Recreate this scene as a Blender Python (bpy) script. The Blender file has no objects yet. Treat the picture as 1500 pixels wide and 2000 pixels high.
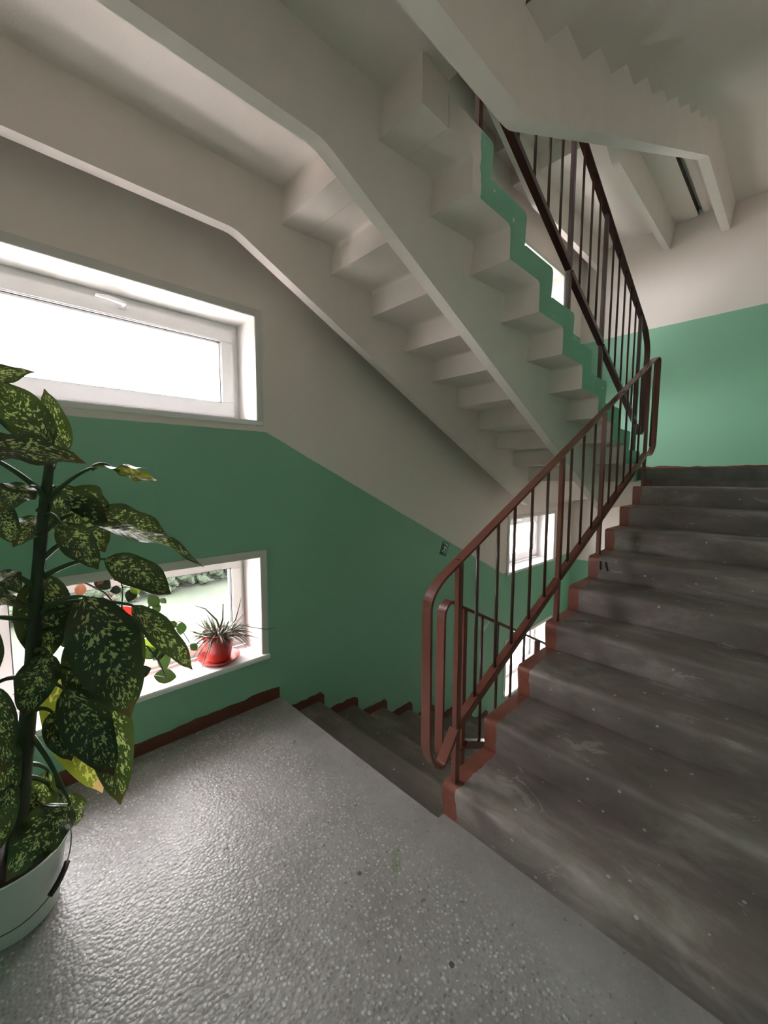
import bpy, bmesh, math, random
from mathutils import Vector, Matrix
random.seed(7)

# ------------------------------------------------------------------ camera, world, light, exposure
scene = bpy.context.scene
COL = scene.collection
CAM = Vector((-1.2008, -2.1610, 1.3597))
YAW, PITCH, ROLL, FPX = 0.80168, -0.087436, 0.003525, 786.85
fwd = Vector((math.cos(YAW)*math.cos(PITCH), math.sin(YAW)*math.cos(PITCH), math.sin(PITCH)))
right = Vector((math.sin(YAW), -math.cos(YAW), 0.0))
upv = right.cross(fwd)
r2 = math.cos(ROLL)*right + math.sin(ROLL)*upv
u2 = math.cos(ROLL)*upv - math.sin(ROLL)*right
cam_d = bpy.data.cameras.new('camera')
cam_d.sensor_fit = 'VERTICAL'
cam_d.sensor_height = 36.0
cam_d.lens = FPX/2000*36.0
cam_d.clip_start = 0.02
cam_d.clip_end = 500
cam = bpy.data.objects.new('camera', cam_d)
m = Matrix((r2, u2, -fwd)).transposed().to_4x4()
m.translation = CAM
cam.matrix_world = m
COL.objects.link(cam)
scene.camera = cam

world = bpy.data.worlds.new('overcast_sky')
scene.world = world
world.use_nodes = True
bg = world.node_tree.nodes['Background']
bg.inputs['Color'].default_value = (1.0, 0.935, 0.965, 1)
bg.inputs['Strength'].default_value = 1.6

vs = scene.view_settings
vs.view_transform = 'Standard'
vs.look = 'None'
vs.gamma = 1.0
vs.use_curve_mapping = False
vs.exposure = 4.22

# ------------------------------------------------------------------ dimensions (metres)
T, R = 0.30, 0.14368          # tread, riser
H = 10*R                       # one flight
W_A = -1.19                    # well edge of the flights along the window wall
W_B = -1.2376                  # well edge of the flights along the inner wall
Y_R = -2.42                    # inner wall
X_N, X_F = -1.78, 4.50         # end walls
Z_LO, Z_HI = -2*H, 4*H + 2.55

# ------------------------------------------------------------------ helpers
def mesh(name, verts, faces, mats=None, parent=None, mi=None, smooth=False, uv=None):
    me = bpy.data.meshes.new(name)
    me.from_pydata([tuple(v) for v in verts], [], faces)
    me.validate(clean_customdata=False)
    if mats:
        for mm in (mats if isinstance(mats, (list, tuple)) else [mats]):
            me.materials.append(mm)
    if mi:
        for pl, i in zip(me.polygons, mi): pl.material_index = i
    if smooth:
        for pl in me.polygons: pl.use_smooth = True
    if uv:
        ul = me.uv_layers.new(name='leaf_uv')
        for lp in me.loops: ul.data[lp.index].uv = uv[lp.vertex_index]
    o = bpy.data.objects.new(name, me)
    COL.objects.link(o)
    if parent: o.parent = parent
    return o

def link_copy(o, loc=None, parent=None):
    c = o.copy(); COL.objects.link(c)
    if loc is not None: c.location = loc
    c.parent = parent
    return c

def empty(name, loc=(0, 0, 0)):
    e = bpy.data.objects.new(name, None)
    e.empty_display_size = 0.1
    e.location = loc
    COL.objects.link(e)
    return e

def tag(o, label, cat, group=None, kind=None):
    o['label'] = label
    o['category'] = cat
    if group: o['group'] = group
    if kind: o['kind'] = kind
    return o

def struct(o, label=None):
    o['kind'] = 'structure'
    if label: o['label'] = label
    return o

class MB:
    """collects simple solids into one mesh"""
    def __init__(s): s.v, s.f, s.m = [], [], []
    def add(s, verts, faces, mi=0):
        n = len(s.v); s.v += [tuple(v) for v in verts]
        s.f += [tuple(i+n for i in fc) for fc in faces]; s.m += [mi]*len(faces)
        return s
    def box(s, x0, x1, y0, y1, z0, z1, mi=0):
        v = [(x, y, z) for x in (x0, x1) for y in (y0, y1) for z in (z0, z1)]
        return s.add(v, [(0,1,3,2),(4,6,7,5),(0,4,5,1),(2,3,7,6),(0,2,6,4),(1,5,7,3)], mi)
    def prism(s, poly, y0, y1, mi=0, cap=0):
        """polygon in (x, z) run along y"""
        n = len(poly)
        v = [(x, y0, z) for x, z in poly] + [(x, y1, z) for x, z in poly]
        s.add(v, [(i, (i+1) % n, n+(i+1) % n, n+i) for i in range(n)], mi)
        b = len(s.v)-2*n
        s.f += [tuple(b+i for i in reversed(range(n))), tuple(b+n+i for i in range(n))]
        s.m += [cap, cap]
        return s
    def tube(s, pts, rad, n=8, mi=0, closed_ends=True):
        pts = [Vector(p) for p in pts]
        rad = rad if isinstance(rad, (list, tuple)) else [rad]*len(pts)
        rings = []
        ref = None
        for i, p in enumerate(pts):
            t = (pts[min(i+1, len(pts)-1)] - pts[max(i-1, 0)]).normalized()
            if ref is None:
                ref = t.orthogonal().normalized()
            ref = (ref - t*ref.dot(t)).normalized()
            b = t.cross(ref)
            rings.append([p + rad[i]*(math.cos(2*math.pi*k/n)*ref + math.sin(2*math.pi*k/n)*b) for k in range(n)])
        v = [q for rg in rings for q in rg]
        fs = [(i*n+k, i*n+(k+1) % n, (i+1)*n+(k+1) % n, (i+1)*n+k) for i in range(len(pts)-1) for k in range(n)]
        if closed_ends:
            fs += [tuple(reversed(range(n))), tuple((len(pts)-1)*n+k for k in range(n))]
        return s.add(v, fs, mi)
    def lathe(s, prof, c, n=40, mi=0):
        """profile (r, z) spun about a vertical axis through c"""
        v = [(c[0]+r_*math.cos(2*math.pi*k/n), c[1]+r_*math.sin(2*math.pi*k/n), c[2]+z_) for r_, z_ in prof for k in range(n)]
        fs = [(i*n+k, i*n+(k+1) % n, (i+1)*n+(k+1) % n, (i+1)*n+k) for i in range(len(prof)-1) for k in range(n)]
        return s.add(v, fs, mi)
    def strip(s, path, y0, y1, th, mi=0):
        """flat bar: path in (x, z), width y0..y1, thickness th"""
        n = len(path); P = [Vector((a, 0, b)) for a, b in path]
        v = []
        for i, p in enumerate(P):
            t = (P[min(i+1, n-1)]-P[max(i-1, 0)]).normalized()
            nn = Vector((-t.z, 0, t.x))*th/2
            for q, y in ((p+nn, y0), (p+nn, y1), (p-nn, y1), (p-nn, y0)):
                v.append((q.x, y, q.z))
        fs = [(i*4+k, i*4+(k+1) % 4, i*4+4+(k+1) % 4, i*4+4+k) for i in range(n-1) for k in range(4)]
        fs += [(3, 2, 1, 0), tuple((n-1)*4+k for k in range(4))]
        return s.add(v, fs, mi)
    def build(s, name, mats, parent=None, smooth=False, bevel=0, angle=None):
        o = mesh(name, s.v, s.f, mats, parent, s.m, smooth)
        bm = bmesh.new(); bm.from_mesh(o.data)
        bmesh.ops.recalc_face_normals(bm, faces=bm.faces)
        if bevel:
            bmesh.ops.bevel(bm, geom=[e for e in bm.edges if len(e.link_faces) == 2 and e.calc_face_angle() > 0.6], offset=bevel, segments=2, affect='EDGES', clamp_overlap=True)
        bm.to_mesh(o.data); bm.free()
        if angle is not None:
            for pl in o.data.polygons: pl.use_smooth = True
            try: o.data.set_sharp_from_angle(angle=angle)
            except Exception: pass
        return o

def fillet(pts, rad, n=6):
    """round the corners of an open 2d path"""
    out = [pts[0]]
    for i in range(1, len(pts)-1):
        a, b, c = Vector(pts[i-1]), Vector(pts[i]), Vector(pts[i+1])
        rr = rad[i] if isinstance(rad, (list, tuple)) else rad
        d1, d2 = (a-b), (c-b)
        k = min(rr, d1.length*.49, d2.length*.49)
        p, q = b+d1.normalized()*k, b+d2.normalized()*k
        for j in range(n+1):
            t = j/n
            out.append(tuple((1-t)**2*p + 2*t*(1-t)*b + t*t*q))
    out.append(pts[-1])
    return out

# ------------------------------------------------------------------ materials
def srgb(r, g, b):
    f = lambda c: (c/255/12.92) if c/255 <= .04045 else ((c/255+.055)/1.055)**2.4
    return (f(r), f(g), f(b), 1)

class NT:
    def __init__(s, name):
        s.mat = bpy.data.materials.new(name); s.mat.use_nodes = True
        s.t = s.mat.node_tree; s.t.nodes.clear()
        s.out = s.n('ShaderNodeOutputMaterial')
    def n(s, typ, **kw):
        nd = s.t.nodes.new(typ)
        for k, v in kw.items():
            if k == 'ins':
                for kk, vv in v.items():
                    if hasattr(vv, 'is_output'): s.t.links.new(vv, nd.inputs[kk])
                    else: nd.inputs[kk].default_value = vv
            else: setattr(nd, k, v)
        return nd
    def math(s, op, a, b=0.0, c=None, clamp=False):
        nd = s.n('ShaderNodeMath', operation=op, use_clamp=clamp)
        for i, q in enumerate((a, b) if c is None else (a, b, c)):
            if hasattr(q, 'is_output'): s.t.links.new(q, nd.inputs[i])
            else: nd.inputs[i].default_value = q
        return nd.outputs[0]
    def mix(s, fac, a, b, mode='MIX'):
        nd = s.n('ShaderNodeMix', data_type='RGBA', blend_type=mode)
        for i, q in ((0, fac), (6, a), (7, b)):
            if hasattr(q, 'is_output'): s.t.links.new(q, nd.inputs[i])
            else: nd.inputs[i].default_value = q
        return nd.outputs[2]
    def pos(s):
        g = s.n('ShaderNodeNewGeometry'); x = s.n('ShaderNodeSeparateXYZ')
        s.t.links.new(g.outputs['Position'], x.inputs[0])
        return g.outputs['Position'], x.outputs
    def noise(s, vec, scale, detail=4, rough=.55, dist=0):
        nd = s.n('ShaderNodeTexNoise', ins={'Vector': vec, 'Scale': scale, 'Detail': detail, 'Roughness': rough, 'Distortion': dist})
        return nd.outputs['Fac']
    def ramp(s, fac, stops, mode='LINEAR'):
        nd = s.n('ShaderNodeValToRGB'); nd.color_ramp.interpolation = mode
        cr = nd.color_ramp
        while len(cr.elements) > 1: cr.elements.remove(cr.elements[-1])
        cr.elements[0].position, cr.elements[0].color = stops[0]
        for p, c in stops[1:]:
            e = cr.elements.new(p); e.color = c
        s.t.links.new(fac, nd.inputs[0])
        return nd.outputs[0]
    def bump(s, h, strength=.2, dist=.01):
        return s.n('ShaderNodeBump', ins={'Height': h, 'Strength': strength, 'Distance': dist}).outputs[0]
    def principled(s, color, rough=.5, normal=None, metal=0, spec=.5, **ex):
        ins = {'Base Color': color, 'Roughness': rough, 'Metallic': metal, 'Specular IOR Level': spec}
        if normal is not None: ins['Normal'] = normal
        ins.update(ex)
        nd = s.n('ShaderNodeBsdfPrincipled', ins=ins)
        s.t.links.new(nd.outputs[0], s.out.inputs[0])
        return nd
MOSS = (.255, 1.25)
W3 = lambda v: (v, v, v, 1)

WHITE = srgb(240, 229, 223)
GREEN = srgb(141, 191, 163)

def mat_wall(name, slope=None, const=None):
    """oil paint: green dado under a sharp border, whitewash above; repeats every storey"""
    k = NT(name); P, X = k.pos()
    if slope:
        (xa, za), (xb, zb) = slope
        b = k.n('ShaderNodeMapRange', ins={'Value': X[0], 'From Min': xa, 'From Max': xb, 'To Min': za, 'To Max': zb}).outputs[0]
    else:
        b = const
    wob = k.math('MULTIPLY', k.math('SUBTRACT', k.noise(P, 3.0, 2), .5), .012)
    d = k.math('ADD', k.math('SUBTRACT', b, X[2]), wob)
    d = k.math('FLOORED_MODULO', d, 2*H)
    isg = k.math('LESS_THAN', d, 1.72)
    n1 = k.noise(P, 1.4, 3); n2 = k.noise(P, 60, 3)
    wc = k.mix(n1, WHITE, srgb(232, 220, 213)); gc = k.mix(n1, GREEN, srgb(133, 183, 155))
    col = k.mix(isg, wc, gc)
    rough = k.math('SUBTRACT', .75, k.math('MULTIPLY', isg, .33))
    h = k.math('ADD', k.noise(P, 9, 3), k.math('MULTIPLY', n2, .25))
    k.principled(col, rough, k.bump(h, .25, .006))
    return k.mat

def mat_plain(name, col, rough=.6, bump=.15, scale=40, metal=0, var=.06, spec=.5):
    k = NT(name); P, X = k.pos()
    n = k.noise(P, scale*.12, 3)
    dark = (col[0]*(1-var*2), col[1]*(1-var*2), col[2]*(1-var*2), 1)
    k.principled(k.mix(n, dark, col), rough, k.bump(k.noise(P, scale, 3), bump, .004), metal, spec)
    return k.mat

def mat_concrete(name, base, light, dark, edge=None, edge_col=None, aggregate=0.0, end_green=None, under=None, rough=.55, wear=0.0):
    k = NT(name); P, X = k.pos()
    n1 = k.noise(k.n('ShaderNodeMapping', ins={'Vector': P, 'Scale': (1.5, .6, 1.5)}).outputs[0] if wear else P, 3.2, 6, .66, .3); n2 = k.noise(P, 22, 4, .6); n3 = k.noise(P, 130, 2)
    col = k.ramp(n1, [(.30, dark), (.52, base), (.72, light)])
    col = k.mix(k.math('MULTIPLY', n2, .35), col, dark)
    h = k.math('ADD', k.math('MULTIPLY', n2, .5), k.math('MULTIPLY', n3, .18))
    if wear:
        # pale scuffs and chips of old mortar
        st = k.n('ShaderNodeMapping', ins={'Vector': P, 'Scale': (1.0, .55, 1.6)}).outputs[0]
        sc = k.math('GREATER_THAN', k.noise(st, 7, 6, .72, .8), .63)
        col = k.mix(k.math('MULTIPLY', sc, wear), col, light)
        sp = k.n('ShaderNodeTexVoronoi', ins={'Vector': P, 'Scale': 14.0, 'Randomness': 1.0}).outputs['Distance']
        col = k.mix(k.math('MULTIPLY', k.math('LESS_THAN', sp, .085), .8), col, srgb(205, 200, 192))
    rg = rough
    if aggregate:
        near = k.n('ShaderNodeMapRange', ins={'Value': k.math('ADD', X[0], k.math('MULTIPLY', k.noise(P, 8, 3), .08)), 'From Min': -.20, 'From Max': -.06, 'To Min': 1.0, 'To Max': .15}).outputs[0]
        vo = k.n('ShaderNodeTexVoronoi', ins={'Vector': P, 'Scale': 88.0, 'Randomness': 1.0})
        vo2 = k.n('ShaderNodeTexVoronoi', ins={'Vector': P, 'Scale': 40.0, 'Randomness': 1.0})
        stone = k.math('MULTIPLY', k.math('LESS_THAN', vo.outputs['Distance'], .40), near)
        sx = k.n('ShaderNodeSeparateColor'); k.t.links.new(vo.outputs['Color'], sx.inputs[0])
        stc = k.ramp(sx.outputs[0], [(0, srgb(116, 110, 110)), (.45, srgb(170, 165, 165)), (.8, srgb(212, 209, 209)), (1, srgb(245, 244, 243))])
        col = k.mix(k.math('MULTIPLY', stone, .62), col, stc)
        bigm = k.math('MULTIPLY', k.math('LESS_THAN', vo2.outputs['Distance'], .16), near)
        col = k.mix(k.math('MULTIPLY', bigm, .45), col, srgb(200, 198, 196))
        dk = k.math('GREATER_THAN', k.noise(P, 34, 2, .5), .70)
        col = k.mix(k.math('MULTIPLY', dk, .5), col, srgb(62, 58, 56))
        dot = k.n('ShaderNodeTexVoronoi', ins={'Vector': P, 'Scale': 5.5, 'Randomness': 1.0}).outputs['Distance']
        col = k.mix(k.math('MULTIPLY', k.math('LESS_THAN', dot, .045), .8), col, srgb(48, 44, 42))
        gs = k.math('MULTIPLY', k.noise(P, 3.1, 3), .30)
        col = k.mix(gs, col, srgb(128, 126, 106))
        # one mossy green smear
        du = k.math('MULTIPLY', k.math('ADD', X[0], MOSS[0]), 1.0); dv = k.math('ADD', X[1], MOSS[1])
        ru = k.math('ADD', k.math('MULTIPLY', du, .80), k.math('MULTIPLY', dv, .60)); rv = k.math('SUBTRACT', k.math('MULTIPLY', dv, .80), k.math('MULTIPLY', du, .60))
        dd = k.math('ADD', k.math('POWER', k.math('ABSOLUTE', k.math('MULTIPLY', ru, 11.0)), 2.0), k.math('POWER', k.math('ABSOLUTE', k.math('MULTIPLY', rv, 28.0)), 2.0))
        mo = k.math('SUBTRACT', 1.0, k.math('ADD', dd, k.math('MULTIPLY', k.noise(P, 40, 3), 1.1)), clamp=True)
        col = k.mix(k.math('MULTIPLY', mo, .9), col, srgb(92, 120, 56))
        h = k.math('ADD', h, k.math('MULTIPLY', k.math('SUBTRACT', .5, vo.outputs['Distance']), k.math('MULTIPLY', near, .85)))
        rg = k.math('ADD', .24, k.math('MULTIPLY', n2, .26))
    if edge is not None:
        wob = k.math('MULTIPLY', k.math('SUBTRACT', k.noise(P, 16, 4), .5), .05)
        e = k.math('GREATER_THAN', k.math('ADD', X[1], wob), edge)
        if aggregate: e = k.math('MULTIPLY', e, 0)
        n4 = k.noise(P, 26, 3)
        ec = k.mix(n4, edge_col, srgb(122, 68, 56))
        worn = k.math('GREATER_THAN', k.noise(P, 45, 4, .6), .69)
        ec = k.mix(k.math('MULTIPLY', worn, .6), ec, srgb(170, 140, 125))
        col = k.mix(e, col, ec)
        rg = k.math('SUBTRACT', rough, k.math('MULTIPLY', e, .22))
    if end_green is not None:
        g = k.n('ShaderNodeNewGeometry'); nx = k.n('ShaderNodeSeparateXYZ'); k.t.links.new(g.outputs['True Normal'], nx.inputs[0])
        wob = k.math('MULTIPLY', k.math('SUBTRACT', k.noise(P, 18, 3), .5), .02)
        ge = k.math('MULTIPLY', k.math('LESS_THAN', k.math('ADD', X[1], wob), end_green), k.math('GREATER_THAN', k.math('ADD', X[0], k.math('MULTIPLY', wob, 2.0)), .27))
        ge = k.math('MULTIPLY', ge, k.math('LESS_THAN', nx.outputs[1], -.5))
        un = k.math('LESS_THAN', nx.outputs[2], .2)
        col = k.mix(un, col, k.mix(n1, WHITE, srgb(230, 218, 211)))
        col = k.mix(ge, col, k.mix(n1, GREEN, srgb(112, 174, 146)))
        rg = k.math('ADD', k.math('MULTIPLY', un, .12), rough)
    elif under is not None:
        g = k.n('ShaderNodeNewGeometry'); nx = k.n('ShaderNodeSeparateXYZ'); k.t.links.new(g.outputs['True Normal'], nx.inputs[0])
        un = k.math('LESS_THAN', nx.outputs[2], -.3)
        if under == 'flight':      # painted soffit: faces turned down or away from the climb
            un = k.math('MAXIMUM', un, k.math('GREATER_THAN', nx.outputs[0], .3))
        col = k.mix(un, col, k.mix(n1, WHITE, srgb(230, 218, 211)))
    k.principled(col, rg, k.bump(h, .35, .006))
    return k.mat

M_wall_left = mat_wall('painted_plaster_side', slope=((-.055, 1.612), (2.675, .325)))
M_wall_end = mat_wall('painted_plaster_end', const=H+1.675)
M_wall_near = mat_wall('painted_plaster_near', const=1.64)
M_wall_inner = mat_wall('painted_plaster_inner', slope=((0, 1.64), (2.72, H+1.64)))
M_white = mat_plain('whitewash', WHITE, .8, .2, 50)
M_reveal = mat_plain('white_reveal', srgb(238, 234, 230), .45, .05, 30)
M_pvc = mat_plain('white_plastic', srgb(236, 234, 234), .3, .0, 30, var=.01)
M_trim = mat_plain('grey_white_trim', srgb(214, 211, 206), .4, .03, 30, var=.02)
M_gasket = mat_plain('black_rubber_gasket', srgb(40, 40, 42), .6, 0, 30)
M_floor = mat_concrete('terrazzo_landing', srgb(166, 160, 161), srgb(184, 179, 180), srgb(142, 136, 136), aggregate=1.0)
M_floor_u = mat_concrete('landing_slab', srgb(122, 117, 113), srgb(150, 146, 140), srgb(96, 91, 87), under='slab')
RED = srgb(150, 90, 76)
M_step_red = mat_concrete('worn_concrete_red_edge', srgb(136, 122, 119), srgb(182, 172, 168), srgb(106, 93, 90), edge=W_B-.062, edge_col=RED, under='flight', wear=.5)
M_step_grn = mat_concrete('worn_concrete_green_end', srgb(124, 117, 110), srgb(168, 160, 152), srgb(98, 91, 85), end_green=W_A+.004, wear=.5)
M_skirt = mat_plain('brown_skirting_paint', srgb(112, 62, 48), .45, .3, 60, var=.15)
M_rail = mat_plain('brown_red_rail_paint', srgb(126, 74, 64), .24, .25, 45, var=.12)
M_rail_backlit = mat_plain('backlit_brown_rail', srgb(84, 52, 46), .3, .25, 45, var=.15)  # darker copy of the rail paint; the backlit shade is put into the colour

def mat_glass():
    k = NT('window_glass')
    tr = k.n('ShaderNodeBsdfTransparent', ins={'Color': (.96, .98, .97, 1)})
    gl = k.n('ShaderNodeBsdfGlossy', ins={'Roughness': .02})
    ge = k.n('ShaderNodeNewGeometry')
    io = k.n('ShaderNodeMapRange', ins={'Value': ge.outputs['Backfacing'], 'To Min': 1.35, 'To Max': 1/1.35}).outputs[0]
    fr = k.n('ShaderNodeFresnel', ins={'IOR': io})
    mx = k.n('ShaderNodeMixShader', ins={0: fr.outputs[0], 1: tr.outputs[0], 2: gl.outputs[0]})
    k.t.links.new(mx.outputs[0], k.out.inputs[0])
    return k.mat
M_glass = mat_glass()

# ------------------------------------------------------------------ walls with window openings
def grid_wall(name, axis, face, back, a0, a1, z0, z1, holes, mats):
    """wall slab in the plane axis=face; holes are (a0, a1, z0, z1); material 1 lines the openings"""
    As = sorted({a0, a1} | {h[0] for h in holes} | {h[1] for h in holes})
    Zs = sorted({z0, z1} | {h[2] for h in holes} | {h[3] for h in holes})
    def hole(a, z): return any(h[0] < a < h[1] and h[2] < z < h[3] for h in holes)
    pt = (lambda a, d, z: (a, d, z)) if axis == 'y' else (lambda a, d, z: (d, a, z))
    b = MB()
    for i in range(len(As)-1):
        for j in range(len(Zs)-1):
            A0, A1, Q0, Q1 = As[i], As[i+1], Zs[j], Zs[j+1]
            if hole((A0+A1)/2, (Q0+Q1)/2): continue
            for d in (face, back):
                b.add([pt(A0, d, Q0), pt(A1, d, Q0), pt(A1, d, Q1), pt(A0, d, Q1)], [(0, 1, 2, 3)])
    for h in list(holes) + [(a0, a1, z0, z1)]:
        mi = 0 if h == (a0, a1, z0, z1) else 1
        for (p, q) in (((h[0], h[2]), (h[1], h[2])), ((h[1], h[2]), (h[1], h[3])), ((h[1], h[3]), (h[0], h[3])), ((h[0], h[3]), (h[0], h[2]))):
            b.add([pt(p[0], face, p[1]), pt(q[0], face, q[1]), pt(q[0], back, q[1]), pt(p[0], back, p[1])], [(0, 1, 2, 3)], mi)
    o = mesh(name, b.v, b.f, mats, None, b.m)
    bm = bmesh.new(); bm.from_mesh(o.data)
    bmesh.ops.remove_doubles(bm, verts=bm.verts, dist=1e-5)
    bmesh.ops.recalc_face_normals(bm, faces=bm.faces)
    bm.to_mesh(o.data); bm.free()
    return struct(o)

NW, FW = (-1.27, -.115), (2.78, 3.90)       # window openings along the wall at either end
WINDOWS = []                                 # x0, x1, z0, z1, hinge row
for lvl in (0, 2*H, 4*H):
    WINDOWS.append((NW[0], NW[1], lvl+.31, lvl+.89, 'low'))
    WINDOWS.append((NW[0], NW[1], lvl+1.672, lvl+2.235, 'high'))
for lvl in (-H, H, 3*H):
    WINDOWS.append((FW[0], FW[1], lvl+.37, lvl+.96, 'low'))
    WINDOWS.append((FW[0], FW[1], lvl+1.76, lvl+2.34, 'high'))
wl = grid_wall('wall_left', 'y', 0.0, 0.32, X_N-.2, X_F+.2, Z_LO, Z_HI, [(w[0], w[1], w[2]-.012, w[3]) for w in WINDOWS], [M_wall_left, M_reveal])
wl['label'] = 'long stairwell wall with windows, green dado below a sloping border'
struct(MB().box(X_F, X_F+.2, Y_R-.2, .0, Z_LO, Z_HI).build('wall_far', M_wall_end), 'end wall at top of the flight, green below white')
struct(MB().box(X_N-.2, X_N, Y_R-.2, .0, Z_LO, Z_HI).build('wall_near', M_wall_near), 'end wall behind the near landing')
struct(MB().box(X_N, X_F, Y_R-.2, Y_R, Z_LO, Z_HI).build('wall_right', M_wall_inner), 'inner stairwell wall beside the climbing flights')
struct(MB().box(X_N-.2, X_F+.2, Y_R-.2, .32, Z_HI, Z_HI+.15).build('ceiling', M_white), 'white ceiling of the stairwell')
struct(MB().box(X_N-.2, X_F+.2, Y_R-.2, .32, Z_LO-.15, Z_LO).build('floor', M_floor_u), 'concrete floor at the stairwell bottom')

def window(i, x0, x1, z0, z1, row, hx):
    e = empty('window_%d' % i, ((x0+x1)/2, .1, z0)); struct(e)
    ox, oz = e.location.x, e.location.z
    def part(b, nm, mt, par=e, **kw):
        o = b.build(nm, mt, par, **kw)
        for v in o.data.vertices: v.co -= e.location
        return o
    def ring(b, a0, a1, q0, q1, w, y0, y1):
        b.box(a0, a1, y0, y1, q0, q0+w); b.box(a0, a1, y0, y1, q1-w, q1)
        b.box(a0, a0+w, y0, y1, q0+w, q1-w); b.box(a1-w, a1, y0, y1, q0+w, q1-w)
        return b
    part(ring(MB(), x0, x1, z0, z1, .032 if row == 'low' else .045, .215, .285), 'frame', M_pvc, bevel=.003)
    a_, w_ = (.024, .058) if row == 'low' else (.036, .074)
    g_ = a_+w_-.002
    part(ring(MB(), x0+a_, x1-a_, z0+a_, z1-a_, w_, .192, .262), 'sash', M_pvc, bevel=.006)
    part(ring(MB(), x0+g_, x1-g_, z0+g_, z1-g_, .006, .205, .235), 'gasket', M_gasket)
    part(MB().box(x0+g_, x1-g_, .222, .230, z0+g_, z1-g_), 'pane', M_glass)
    # casing on the room side and the sill board
    c = MB()
    c.box(x1, x1+.042, -.010, .004, z0-.03, z1+.042)
    c.box(x0-.042, x0, -.010, .004, z0-.03, z1+.042)
    c.box(x0, x1, -.010, .004, z1, z1+.042)
    part(c, 'casing', M_trim, bevel=.002)
    so = .035 if row == 'low' else .012
    part(MB().box(x0-.035, x1+.04, -so, .21, z0-.028, z0), 'sill', M_pvc, bevel=.004)
    if row == 'high':
        hz = z1-.052
        b = MB().box(hx-.016, hx+.016, .182, .194, hz-.014, hz+.014)
        b.tube([(hx, .19, hz), (hx, .155, hz), (hx-.018, .148, hz), (hx-.06, .146, hz+.006), (hx-.115, .146, hz+.004)], [.009, .010, .011, .010, .006], 8)
        part(b, 'handle', M_pvc, smooth=True)
    # daylight portal in the opening
    ld = bpy.data.lights.new('sky_portal', 'AREA'); ld.shape = 'RECTANGLE'
    ld.size, ld.size_y = x1-x0, z1-z0
    ld.cycles.is_portal = True
    lo = bpy.data.objects.new('sky_portal', ld); COL.objects.link(lo)
    lo.location = ((x0+x1)/2, .31, (z0+z1)/2)
    lo.rotation_euler = (math.radians(90), 0, math.radians(180))
    lo.rotation_euler = (math.radians(-90), 0, 0)
    return e
wl_names = {2: 'low window on the landing above the camera', 3: 'high window on the landing above the camera', 4: 'low window on the topmost near landing', 5: 'high window on the topmost near landing', 6: 'lower of two small windows seen through the railing', 7: 'upper of two small windows seen through the railing', 8: 'low window on the far landing behind the overhead stairs', 9: 'high window on the far landing behind the overhead stairs', 10: 'low window on the upper far landing', 11: 'high window on the upper far landing', 0: 'wide low window beside the plants on the near landing', 1: 'wide shallow window high on wall above the big plant'}
for i, w in enumerate(WINDOWS):
    e = window(i+1, *w, hx=-.70 if w[0] < 0 else 3.35)
    where = 'near end' if w[0] < 0 else 'far end'
    e['label'] = wl_names.get(i, '%s white window at the %s of the stairwell' % ('low' if w[4] == 'low' else 'upper', where))

# ------------------------------------------------------------------ landings
def landing(lvl, far, mt, label):
    th = .10
    if far:
        b = MB().box(2.72, X_F, W_A if lvl == 3*H else W_B, 0, lvl-th, lvl).box(2.722+.0, X_F, Y_R, W_B, lvl-th, lvl)
    else:
        b = MB().box(X_N, 0.0 if lvl == 0 else .055, W_B, 0, lvl-th, lvl).box(X_N, .035, Y_R, W_B, lvl-th, lvl)
    if far and lvl == 3*H: b.box(2.73, X_F, W_B, W_A, lvl-.02, lvl-.001)     # open joint between the two slabs
    o = b.build('floor', mt)
    return struct(o, label)
landing(0, False, M_floor, 'speckled grey terrazzo landing floor in the foreground')
landing(2*H, False, M_floor_u, 'landing slab overhead with whitewashed soffit')
landing(4*H, False, M_floor_u, 'topmost near landing slab')
landing(-H, True, M_floor_u, 'lower far landing slab below the stairs')
landing(H, True, M_floor_u, 'far landing slab at the top of the worn flight')
landing(3*H, True, M_floor_u, 'upper far landing slab with whitewashed soffit')

# ------------------------------------------------------------------ precast flights
TH, RB = .112, .145            # plate under a tread, plate behind a riser
def step_profile():
    # local (u, z): riser at u = 0, tread top at z = 0
    top = fillet([(.012, -R-.004), (-.004, 0), (T, 0)], .032, 6)
    pl = [(0.0, -R-TH), (0.0, -R-.004)] + top
    pl += [(T, -TH)]
    pl += fillet([(T, -TH), (RB, -TH), (RB, -R-TH)], [0, .030, 0], 5)[1:]
    return pl

def step_mesh(pr, y0, y1, mt, parent, seed):
    rr = random.Random(seed); n = len(pr); ns = 26 if seed else 1
    v, f = [], []
    ph = [rr.uniform(0, 6.28) for _ in range(6)]
    for j in range(ns+1):
        y = y0+(y1-y0)*j/ns
        w = (.0030*math.sin(y*7+ph[0])+.0025*math.sin(y*17+ph[1])+.002*math.sin(y*41+ph[2])+rr.uniform(-.0015, .0015)) if seed else 0
        chip = rr.choice([0, 0, 0, .006, .003]) if seed else 0
        for (u, z) in pr:
            near = max(0.0, 1-abs(z)/.10)*max(0.0, 1-abs(u)/.12)
            v.append((u + near*(w+chip), y, z - near*(abs(w)*.6+chip*.6) + (0 if not seed else .0012*math.sin(y*11+ph[3])*max(0, 1-abs(z)/.03))))
    for j in range(ns):
        for i in range(n):
            f.append((j*n+i, j*n+(i+1) % n, (j+1)*n+(i+1) % n, (j+1)*n+i))
    f += [tuple(reversed(range(n))), tuple(ns*n+i for i in range(n))]
    b = MB(); b.add(v, f)
    return b.build('step', mt, parent, angle=.7)

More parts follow.
